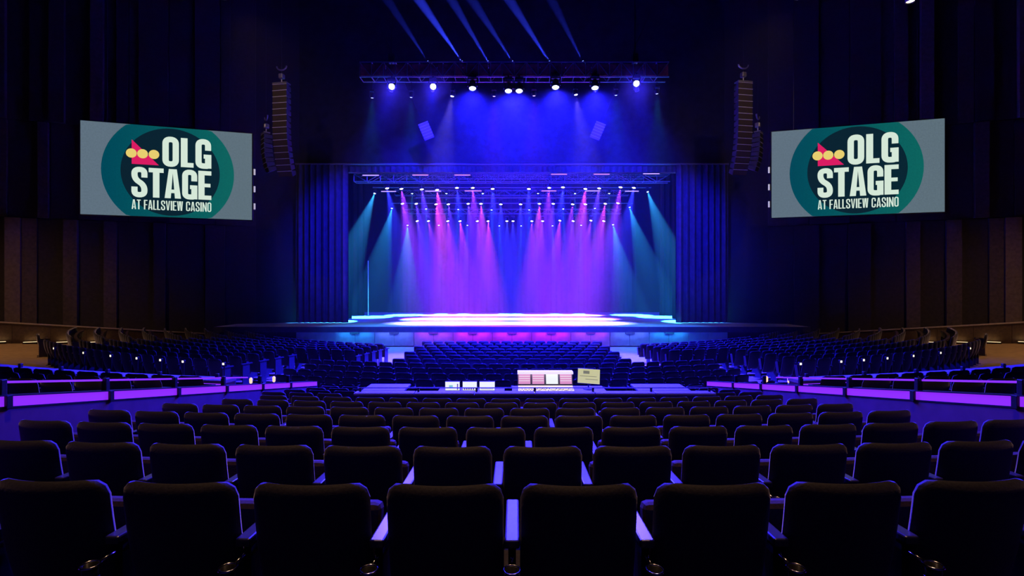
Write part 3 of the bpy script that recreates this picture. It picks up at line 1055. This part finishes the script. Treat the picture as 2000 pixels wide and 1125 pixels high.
# small amber bollard lamps by the violet ledges
for i, (px, py, d) in enumerate(((490, 748, 11.2), (535, 745, 11.6), (1497, 745, 11.2), (1541, 747, 11.2))):
    q = P(px, py, d)
    zb = max(0.0, side_z(33) if abs(q.x) > 5.2 else 0.0)
    o = thing('bollard_lamp', 'slim post lamp with amber glowing top beyond the %s violet ledge, %s one' % ('left' if px < 1000 else 'right', ('outer', 'inner', 'inner', 'outer')[i]), 'lamp', (q.x, q.y, zb), 0, 'amber post lamps')
    h = q.z - zb
    MB().lathe([(0.0, 0), (0.06, 0), (0.06, 0.02), (0.025, 0.04), (0.025, h - 0.02), (0.0, h - 0.02)], 12).build('post', M_black, o, True)
    MB().lathe([(0.0, h - 0.02), (0.03, h), (0.035, h + 0.09), (0.02, h + 0.12), (0.0, h + 0.125)], 12).build('lamp_head', M_amber, o, True)


# ================================================================== MIXING POSITION
FY = 8.75
zc = CAMZ - (767 - CY) / F * FY
hwf = 700 / 2 / F * FY
cxo = (1045 - CX) / F * FY
t = thing('mixing_parapet', 'low wall with wide violet-lit shelf and thin rail behind the mixing desk', 'parapet', (cxo, FY, 0))
MB().box(-hwf, hwf, 0, 0.12, 0.0, zc - 0.04).build('wall_body', M_parapet, t)
for i in range(6):
    a, b = -hwf - 0.03 + (2 * hwf + 0.06) * i / 6, -hwf - 0.03 + (2 * hwf + 0.06) * (i + 1) / 6
    MB().bbox(a, b - 0.012, -0.04, 0.16, zc - 0.04, zc, 0.008).build('shelf_board', M_desk, t)
zr = CAMZ - (757.5 - CY) / F * (FY + 0.1)
MB().tube((-hwf, 0.1, zr), (hwf, 0.1, zr), 0.010, 8).build('rail', M_rail, t)
for k in range(7):
    xx = -hwf + 0.05 + (2 * hwf - 0.1) * k / 6
    MB().bbox(xx - 0.02, xx + 0.02, 0.085, 0.115, zc, zr, 0.005).build('rail_post', M_black, t)
struct('floor_mixing_platform', MB().box(-2.95, 3.35, FY + 0.12, 12.0, -0.2, 0.30), M_tier, 'low dark platform under the mixing desk')
PZ = 0.30


def desk(name, label, xa, xb, ya, yb, zt, group):
    t_ = thing(name, label, 'desk', ((xa + xb) / 2, ya, PZ), 0, group)
    w, dd = (xb - xa) / 2, yb - ya
    MB().bbox(-w, w, 0, dd, zt - PZ - 0.04, zt - PZ, 0.008).build('desk_top', M_desk, t_)
    for sx in (-1, 1):
        for yy in (0.05, dd - 0.05):
            MB().box(sx * (w - 0.06) - 0.025, sx * (w - 0.06) + 0.025, yy - 0.025, yy + 0.025, 0, zt - PZ - 0.04).build('leg', M_black, t_)
    return t_


dd_ = 10.3
ztl = P(0, 757, dd_).z
desk('side_desk', 'low violet-lit desk at the left end of the mixing position', P(714, 0, dd_).x, P(795, 0, dd_).x, dd_ - 0.3, dd_ + 0.4, ztl, 'mixing position desks')
desk('side_desk', 'low violet-lit desk at the right end of the mixing position', P(1240, 0, dd_).x, P(1340, 0, dd_).x, dd_ - 0.3, dd_ + 0.4, ztl, 'mixing position desks')
zt1 = P(0, 764, 10.2).z
desk('monitor_desk', 'desk carrying the three bright monitors', P(855, 0, 10.2).x, P(985, 0, 10.2).x, 9.9, 10.6, zt1, 'mixing position desks')
desk('console_desk', 'desk under the wide mixing console', P(1000, 0, 10.2).x, P(1185, 0, 10.2).x, 9.75, 10.75, zt1, 'mixing position desks')
# three monitors
for i, (a, b) in enumerate(((869, 898.5), (903, 932), (936, 967))):
    d = 10.25
    p0_, p1_ = P(a, 763, d), P(b, 745, d)
    xm = (p0_.x + p1_.x) / 2
    w, h = (p1_.x - p0_.x) / 2, (p1_.z - p0_.z)
    t = thing('monitor', 'bright white computer monitor on the mixing position, %s of three' % ('left one', 'middle one', 'right one')[i], 'monitor', (xm, d, zt1), 0, 'three monitors')
    zz = p0_.z - zt1
    MB().bbox(-w, w, 0.0, 0.04, zz, zz + h, 0.006).build('case', M_black, t)
    MB().box(-w + .008, w - .008, -0.003, 0.002, zz + .008, zz + h - .008).build('screen', M_scr_w, t)
    mk = MB()
    if i == 0:
        mk.box(-w * .45, w * .05, -0.006, -0.004, zz + .05, zz + h * .6)
        mk2 = MB().box(w * .6, w * .75, -0.006, -0.004, zz + .02, zz + h * .75)
        mk2.build('screen_panel_dark', M_scr_i, t)
        mk.build('screen_panel', M_scr_g, t)
    elif i == 1:
        for k in range(5):
            mk.box(-w * .8 + k * w * .3, -w * .8 + k * w * .3 + w * .2, -0.006, -0.004, zz + .02, zz + .05)
        mk.build('screen_meters', M_scr_i, t)
    else:
        mk.box(-w * .8, w * .75, -0.006, -0.004, zz + .035, zz + .043).build('screen_line', M_scr_i, t)
    MB().box(-0.04, 0.04, 0.03, 0.06, 0, zz + h * .5).box(-0.1, 0.1, 0.0, 0.14, 0, 0.012).build('stand', M_black, t)
# mixing console
d = 10.1
pa, pb = P(1011, 765, d), P(1121, 733, d)
w = (pb.x - pa.x) / 2
xm = (pb.x + pa.x) / 2
t = thing('mixing_console', 'wide mixing console with bright fader surface and four small screens', 'console', (xm, d, zt1), 0)
hb_ = pb.z - zt1
body = MB()
body.add([(sx * w, y, z) for sx in (-1, 1) for (y, z) in ((-0.28, 0.0), (0.32, 0.0), (0.34, hb_), (0.26, hb_), (0.16, 0.10), (-0.28, 0.04))],
         [(0, 1, 2, 3, 4, 5), (11, 10, 9, 8, 7, 6)] + [(i, (i + 1) % 6, 6 + (i + 1) % 6, 6 + i) for i in range(6)])
body.build('body', M_console, t)
MB().add([(-w * .98, -0.282, 0.045), (w * .98, -0.282, 0.045), (w * .98, 0.155, 0.108), (-w * .98, 0.155, 0.108)], [(0, 1, 2, 3)]).build('fader_surface', M_fader, t)
fd = MB()
for k in range(40):
    xx = -w * .94 + k * w * 1.88 / 39
    yy = -0.2 + 0.12 * random.random()
    fd.box(xx - 0.006, xx + 0.006, yy, yy + 0.03, 0.055 + (yy + 0.28) * .145, 0.07 + (yy + 0.28) * .145)
tag(fd.build('fader_caps', M_black, t), kind='stuff')
MB().box(-w, w, 0.12, 0.36, hb_, hb_ + 0.045).build('meter_bridge', M_fader, t)
sl = Vector((0, 0.10, hb_ - 0.10))
for k in range(4):
    a = -w + 2 * w * k / 4 + 0.02
    b = -w + 2 * w * (k + 1) / 4 - 0.02
    f0, f1 = 0.14, 0.92
    q0 = Vector((0, 0.16, 0.10)) + sl * f0 + Vector((0, -0.006, 0.003))
    q1 = Vector((0, 0.16, 0.10)) + sl * f1 + Vector((0, -0.006, 0.003))
    o = MB().add([(a, q0.y, q0.z), (b, q0.y, q0.z), (b, q1.y, q1.z), (a, q1.y, q1.z)], [(0, 1, 2, 3)]).build('screen', M_scr_w if k == 2 else M_scr_p, t)
    if k != 2:
        mk = MB()
        for j in range(3):
            e0, e1 = 0.3 + 0.22 * j, 0.35 + 0.22 * j
            r0, r1 = q0.lerp(q1, e0), q0.lerp(q1, e1)
            mk.add([(a + .01, r0.y - .003, r0.z), (b - .01, r0.y - .003, r0.z), (b - .01, r1.y - .003, r1.z), (a + .01, r1.y - .003, r1.z)], [(0, 1, 2, 3)])
        mk.build('screen_lines', M_scr_w, o)
# tilted display on a stand
d = 10.35
q = P(1150, 735, d)
t = thing('tilted_display', 'flat display with yellowish picture, tilted on a stand right of the console', 'display', (q.x, d, zt1 + 0.002), 0)
rt = Matrix.Translation((0, 0, q.z - zt1)) @ Matrix.Rotation(math.radians(4), 4, 'Y') @ Matrix.Rotation(math.radians(-14), 4, 'X')
w, h = 44 / F * d / 2, 29 / F * d / 2
MB().bbox(-w, w, 0, 0.03, -h, h, 0.006, rt).build('case', M_black, t)
MB().box(-w + .006, w - .006, -0.003, 0.001, -h + .006, h - .006, rt).build('screen', M_scr_y, t)
m_ = MB().box(-w * .5, w * .05, -0.006, -0.004, h * .3, h * .7, rt).box(-w * .8, w * .7, -0.006, -0.004, -h * .05, h * .02, rt).box(-w * .3, w * .8, -0.006, -0.004, -h * .45, -h * .38, rt)
m_.build('screen_picture', M_scr_o, t)
MB().tube((0, 0.06, 0.0), (0, 0.03, q.z - zt1), 0.015, 8).build('stand', M_black, t)
MB().lathe([(0, 0), (0.11, 0), (0.11, 0.015), (0.02, 0.03)], 14, Matrix.Translation((0, 0.06, 0))).build('stand_base', M_black, t)


# ================================================================== LINE ARRAYS
def line_array(label, px, top_py, d, n, w, h, dep, face, curve_from, curve_deg, m_g, group, splay0=0.0, bumper=True):
    """stack of cabinets that curls backwards at the bottom"""
    q = P(px, top_py, d)
    t_ = thing('line_array', label, 'loudspeaker', q, math.radians(face), group)
    body = MB().add([(-w / 2, 0, 0), (w / 2, 0, 0), (w / 2 * .8, dep, -h * .16), (-w / 2 * .8, dep, -h * .16), (-w / 2, 0, -h * .97), (w / 2, 0, -h * .97), (w / 2 * .8, dep, -h * .8), (-w / 2 * .8, dep, -h * .8)],
                    [(0, 1, 2, 3), (7, 6, 5, 4), (0, 4, 5, 1), (1, 5, 6, 2), (2, 6, 7, 3), (3, 7, 4, 0)]).mesh('cabinet', M_speaker)
    gr = MB().box(-w / 2 * .93, w / 2 * .93, -0.014, 0.004, -h * .88, -h * .1).mesh('grille', m_g)
    edge = MB().box(-w / 2, w / 2, -0.03, 0.004, -h * .085, 0).mesh('cabinet_edge', M_fascia)
    y = z = 0.0
    ang = splay0
    for k in range(n):
        if k >= curve_from:
            ang += curve_deg
        o_ = link('cabinet', body, t_)
        o_.location = (0, y, z)
        o_.rotation_euler = (math.radians(ang), 0, 0)
        link('grille', gr, o_)
        link('cabinet_edge', edge, o_)
        z -= h * math.cos(math.radians(ang))
        y += h * math.sin(math.radians(ang))
    if bumper:
        MB().box(-w / 2, w / 2, -0.02, 0.7 * dep, 0.03, 0.10).build('fly_frame', M_truss, t_)
        MB().bbox(-0.13, 0.13, 0.05, 0.32, 0.35, 0.62, 0.05).build('hoist', M_truss, t_)
        MB().tube((0, 0.18, 0.1), (0, 0.18, 0.4), 0.03, 6).build('shackle', M_white, t_)
        bag = MB()
        for i in range(9):
            a = PI * i / 8
            a2 = PI * (i + 1) / 8
            if i < 8:
                bag.tube((-0.3 * math.cos(a), 0.18, 1.05 - 0.22 * math.sin(a)), (-0.3 * math.cos(a2), 0.18, 1.05 - 0.22 * math.sin(a2)), 0.04, 6)
        bag.build('cable_loop', M_truss, t_)
    MB().tube((0, 0.18, 0.5), (0, 0.18, CEIL - q.z), 0.02, 5).build('hanging_chain', M_black, t_)
    return t_


for s, nm, px in ((-1, 'left', 546), (1, 'right', 1456)):
    line_array('tall hanging line of loudspeakers beside the %s screen, curling in at the bottom' % nm, px, 164 if s < 0 else 161, 26.5, 15, 0.86, 0.335, 0.5, s * 10, 7, 2.6, M_grille, 'main line arrays')
    line_array('shorter dark line of loudspeakers tucked behind the inner edge of the %s screen' % nm, 1000 + s * 487, 262 if s < 0 else 260, 27.5, 8, 0.6, 0.27, 0.45, s * 48, 3, 4.0, M_speaker, 'side line arrays', bumper=True)
    line_array('small tilted violet-lit loudspeaker cluster above the stage opening, %s of centre' % nm, 1000 + s * 174, 240, 29.0, 6, 0.62, 0.165, 0.35, s * -8, 0, 1.2, M_speakerp, 'small centre clusters', splay0=8.0, bumper=False).rotation_euler[1] = math.radians(s * 24)


# ================================================================== VIDEO SCREENS
def fillet(pts, r, closed=False, n=6):
    out_ = []
    N = len(pts)
    for i in range(N):
        p = Vector(pts[i])
        if not closed and i in (0, N - 1):
            out_.append(p)
            continue
        a, b = Vector(pts[(i - 1) % N]), Vector(pts[(i + 1) % N])
        da, db = (a - p), (b - p)
        rr = min(r, da.length * .499, db.length * .499)
        s_, e_ = p + da.normalized() * rr, p + db.normalized() * rr
        for k in range(n + 1):
            u_ = k / n
            out_.append(s_.lerp(p, u_).lerp(p.lerp(e_, u_), u_))
    return out_


def ribbon(mb_, pts, s_, z, closed=False):
    """flat ribbon of width s_ along 2D points (u, v), at offset -z"""
    N = len(pts)
    vs_ = []
    for i in range(N):
        p = pts[i]
        if closed:
            a, b = pts[(i - 1) % N], pts[(i + 1) % N]
        else:
            a, b = pts[max(0, i - 1)], pts[min(N - 1, i + 1)]
        d1_, d2_ = (p - a), (b - p)
        d1_ = d1_.normalized() if d1_.length > 1e-9 else d2_.normalized()
        d2_ = d2_.normalized() if d2_.length > 1e-9 else d1_
        n1, n2 = Vector((-d1_.y, d1_.x)), Vector((-d2_.y, d2_.x))
        nn = (n1 + n2)
        nn = nn.normalized() if nn.length > 1e-6 else n1
        k = s_ / 2 / max(0.5, nn.dot(n1))
        vs_ += [(p.x + nn.x * k, z, p.y + nn.y * k), (p.x - nn.x * k, z, p.y - nn.y * k)]
    fs_ = []
    M_ = N if closed else N - 1
    for i in range(M_):
        j = (i + 1) % N
        fs_.append((2 * i, 2 * i + 1, 2 * j + 1, 2 * j))
    mb_.add(vs_, fs_)


def quad(mb_, u0, u1, v0, v1, z):
    mb_.add([(u0, z, v0), (u1, z, v0), (u1, z, v1), (u0, z, v1)], [(0, 1, 2, 3)])


def poly(mb_, pts, z):
    mb_.add([(p[0], z, p[1]) for p in pts], [tuple(range(len(pts)))])


def glyph(mb_, ch, x, y, w, h, s_, z):
    """condensed capital letter in the box (x, y, w, h) with stroke s_"""
    sv = s_ * 0.78       # horizontal strokes are a little thinner
    l, r, b, t_ = x + s_ / 2, x + w - s_ / 2, y + sv / 2, y + h - sv / 2
    rad = w * 0.5
    V = Vector
    if ch == 'O':
        ribbon(mb_, fillet([V((l, b)), V((r, b)), V((r, t_)), V((l, t_))], rad, True), s_ * .93, z, True)
    elif ch == 'C':
        ribbon(mb_, fillet([V((r, y + h * .64)), V((r, t_)), V((l, t_)), V((l, b)), V((r, b)), V((r, y + h * .36))], rad), s_ * .93, z)
    elif ch == 'G':
        ribbon(mb_, fillet([V((r, y + h * .62)), V((r, t_)), V((l, t_)), V((l, b)), V((r, b)), V((r, y + h * .2))], rad), s_ * .93, z)
        quad(mb_, r - s_ * .465, r + s_ * .5, y, y + h * .48, z)
        quad(mb_, x + w * .52, r + s_ * .5, y + h * .48 - sv * .9, y + h * .48, z)
    elif ch == 'S':
        ribbon(mb_, fillet([V((r, y + h * .66)), V((r, t_)), V((l, t_)), V((l, y + h * .60)), V((r, y + h * .40)), V((r, b)), V((l, b)), V((l, y + h * .34))], rad * .8), s_ * .93, z)
    elif ch == 'L':
        quad(mb_, x, x + s_, y, y + h, z)
        quad(mb_, x + s_, x + w, y, y + sv, z)
    elif ch == 'T':
        quad(mb_, x, x + w, y + h - sv, y + h, z)
        quad(mb_, x + w / 2 - s_ / 2, x + w / 2 + s_ / 2, y, y + h - sv, z)
    elif ch in 'EF':
        quad(mb_, x, x + s_, y, y + h, z)
        quad(mb_, x + s_, x + w, y + h - sv, y + h, z)
        quad(mb_, x + s_, x + w * .93, y + h * .5 - sv * .42, y + h * .5 + sv * .42, z)
        if ch == 'E':
            quad(mb_, x + s_, x + w, y, y + sv, z)
    elif ch == 'I':
        quad(mb_, x, x + s_, y, y + h, z)
    elif ch == 'A':
        c = x + w / 2
        tw = s_ * .62
        poly(mb_, [(x, y), (x + s_ * .95, y), (c, y + h * .86), (c, y + h), (c - tw, y + h)], z)
        poly(mb_, [(x + w - s_ * .95, y), (x + w, y), (c + tw, y + h), (c, y + h), (c, y + h * .86)], z)
        quad(mb_, x + w * .22, x + w * .78, y + h * .18, y + h * .18 + sv * .8, z + 0.0005)
    elif ch == 'V':
        c = x + w / 2
        tw = s_ * .55
        poly(mb_, [(x, y + h), (c - tw, y), (c, y), (c, y + h * .16), (x + s_ * .95, y + h)], z)
        poly(mb_, [(x + w, y + h), (x + w - s_ * .95, y + h), (c, y + h * .16), (c, y), (c + tw, y)], z)
    elif ch == 'W':
        glyph(mb_, 'V', x, y, w * .54, h, s_, z)
        glyph(mb_, 'V', x + w * .46, y, w * .54, h, s_, z + 0.0003)
    elif ch == 'N':
        quad(mb_, x, x + s_ * .9, y, y + h, z)
        quad(mb_, x + w - s_ * .9, x + w, y, y + h, z)
        poly(mb_, [(x, y + h), (x + w - s_ * .9, y), (x + w, y), (x + s_ * .9, y + h)], z + 0.0003)


def word(mb_, txt, x0_, x1_, y, h, rel, gap, stroke, z):
    """fit the letters of txt between x0_ and x1_; rel: relative widths"""
    tot = sum(rel.get(c, 1.0) for c in txt) + gap * (len(txt) - 1)
    k = (x1_ - x0_) / tot
    x = x0_
    for c in txt:
        wv = rel.get(c, 1.0) * k
        if c != ' ':
            glyph(mb_, c, x, y, wv, h, stroke * k if c != 'I' else wv, z)
        x += wv + gap * k


def gradient_mat(name, c0, c1, axis_half, s_):
    m_ = bpy.data.materials.new(name)
    m_.use_nodes = True
    nt_ = m_.node_tree
    b_ = nt_.nodes['Principled BSDF']
    b_.inputs['Base Color'].default_value = (0.006, 0.006, 0.006, 1)
    b_.inputs['Specular IOR Level'].default_value = 0.1
    b_.inputs['Roughness'].default_value = 0.6
    tc = nt_.nodes.new('ShaderNodeTexCoord')
    sx = nt_.nodes.new('ShaderNodeSeparateXYZ')
    mr = nt_.nodes.new('ShaderNodeMapRange')
    mr.inputs['From Min'].default_value = -axis_half
    mr.inputs['From Max'].default_value = axis_half
    rp = nt_.nodes.new('ShaderNodeValToRGB')
    rp.color_ramp.elements[0].color = (*c0, 1)
    rp.color_ramp.elements[1].color = (*c1, 1)
    ns = nt_.nodes.new('ShaderNodeTexNoise')
    ns.inputs['Scale'].default_value = 12
    mx = nt_.nodes.new('ShaderNodeMixRGB')
    mx.blend_type = 'MULTIPLY'
    mx.inputs['Fac'].default_value = 0.25
    nt_.links.new(tc.outputs['Object'], sx.inputs[0])
    nt_.links.new(tc.outputs['Object'], ns.inputs['Vector'])
    nt_.links.new(sx.outputs['X'], mr.inputs['Value'])
    nt_.links.new(mr.outputs[0], rp.inputs['Fac'])
    nt_.links.new(rp.outputs['Color'], mx.inputs['Color1'])
    nt_.links.new(ns.outputs['Fac'], mx.inputs['Color2'])
    nt_.links.new(mx.outputs['Color'], b_.inputs['Emission Color'])
    b_.inputs['Emission Strength'].default_value = s_
    return m_


M_sbg = gradient_mat('screen_slate', (0.115, 0.165, 0.215), (0.110, 0.160, 0.195), 4, 1.12)
M_steal = gradient_mat('screen_teal', (0.0, 0.062, 0.098), (0.004, 0.125, 0.110), 3, 1.15)
M_snavy = gradient_mat('screen_navy', (0.004, 0.018, 0.032), (0.003, 0.022, 0.036), 3, 1.0)
DK = (0.006, 0.006, 0.006)
M_slet = mat('screen_lettering', DK, 0.6, emit=(0.66, 0.80, 0.68), estr=1.0, spec=0.1)
M_sred = mat('screen_crimson', DK, 0.6, emit=(0.70, 0.012, 0.12), estr=1.0, spec=0.1)
M_syel = mat('screen_yellow', DK, 0.6, emit=(0.80, 0.62, 0.16), estr=1.0, spec=0.1)


def screen(label, tl, tr, bl, br, da, db):
    """tl.. pixel corners; da, db: depth of the left and right edge"""
    p_tl, p_bl = P(*tl, da), P(*bl, da)
    p_tr, p_br = P(*tr, db), P(*br, db)
    H = ((p_tl.z - p_bl.z) + (p_tr.z - p_br.z)) / 2
    W = (Vector((p_tr.x - p_tl.x, p_tr.y - p_tl.y))).length
    c = (p_tl + p_bl + p_tr + p_br) / 4
    rz = math.atan2(p_tr.y - p_tl.y, p_tr.x - p_tl.x)
    t_ = thing('video_screen', label, 'screen', (c.x, c.y, c.z), rz, 'side video screens')
    MB().bbox(-W / 2 - .04, W / 2 + .04, 0.0, 0.22, -H / 2 - .04, H / 2 + .04, 0.02).build('frame', M_black, t_)
    d_ = MB()
    quad(d_, -W / 2, W / 2, -H / 2, H / 2, -0.004)
    disp = d_.build('display', M_sbg, t_)

    def disc(cu, cv, r, z, name, m, par, ry=None, n=72):
        pts = []
        for i in range(n):
            a = 2 * PI * i / n
            pts.append((cu + r * math.cos(a), max(-H / 2, min(H / 2, cv + (ry or r) * math.sin(a)))))
        q_ = MB()
        poly(q_, pts, z)
        return q_.build(name, m, par)

    U = lambda u_: -W / 2 + u_ * W
    Vv = lambda v_: H / 2 - v_ * H
    disc(0, 0, .388 * W, -0.010, 'ring', M_steal, disp)
    disc(.01 * W, 0, .290 * W, -0.016, 'inner_disc', M_snavy, disp, ry=.485 * H)
    REL = {'O': 1.0, 'L': .76, 'G': .98, 'S': 1.0, 'T': .92, 'A': 1.02, 'E': .84, 'F': .82, 'V': 1.0, 'I': .36, 'W': 1.42, 'C': 1.0, 'N': 1.05, ' ': .42}
    q_ = MB()
    word(q_, 'OLG', U(.457), U(.749), Vv(.435), .325 * H, REL, .10, .40, -0.024)
    q_.build('lettering', M_slet, disp)
    q_ = MB()
    word(q_, 'STAGE', U(.280), U(.749), Vv(.790), .325 * H, REL, .06, .40, -0.024)
    q_.build('lettering', M_slet, disp)
    q_ = MB()
    word(q_, 'AT FALLSVIEW CASINO', U(.283), U(.749), Vv(.925), .105 * H, REL, .16, .32, -0.024)
    q_.build('lettering', M_slet, disp)
    q_ = MB()
    poly(q_, [(U(.283), Vv(.165)), (U(.283), Vv(.432)), (U(.438), Vv(.432))], -0.022)
    q_.build('emblem_triangle', M_sred, disp)
    for k, (u_, v_) in enumerate(((.281, .315), (.345, .315), (.410, .315))):
        disc(U(u_), Vv(v_), .0305 * W, -0.027 - .001 * k, 'emblem_dot', M_syel, disp)
    # side latches on the inner edge and hanging cables
    s_ = 1 if c.x < 0 else -1
    for k in (0.0, 0.2, 0.4):
        zz = Vv(.44 + k)
        MB().box(min(s_ * (W / 2 + .08), s_ * (W / 2 + .16)), max(s_ * (W / 2 + .08), s_ * (W / 2 + .16)), 0.02, 0.06, zz - .16, zz + .16).build('latch', M_lat, t_)
        MB().box(min(s_ * (W / 2 + .03), s_ * (W / 2 + .13)), max(s_ * (W / 2 + .03), s_ * (W / 2 + .13)), 0.06, 0.12, zz - .2, zz + .2).build('latch_plate', M_black, t_)
    for k in (-.36, .36):
        MB().tube((k * W, .1, H / 2), (k * W, .1, CEIL - c.z), 0.025, 6).build('hanging_cable', M_black, t_)
    return t_


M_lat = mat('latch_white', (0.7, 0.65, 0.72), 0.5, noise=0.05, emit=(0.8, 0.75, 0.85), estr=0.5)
screen('large video screen hanging at the left showing white lettering over a teal disc', (157, 238.5), (492, 258), (157, 421), (492, 427), 24.0, 26.1)
screen('large video screen hanging at the right showing white lettering over a teal disc', (1507, 255), (1845, 234), (1507, 424), (1845, 415), 26.1, 24.0)
print('individual seats', N_IND, 'joined seats', len(STUFF))
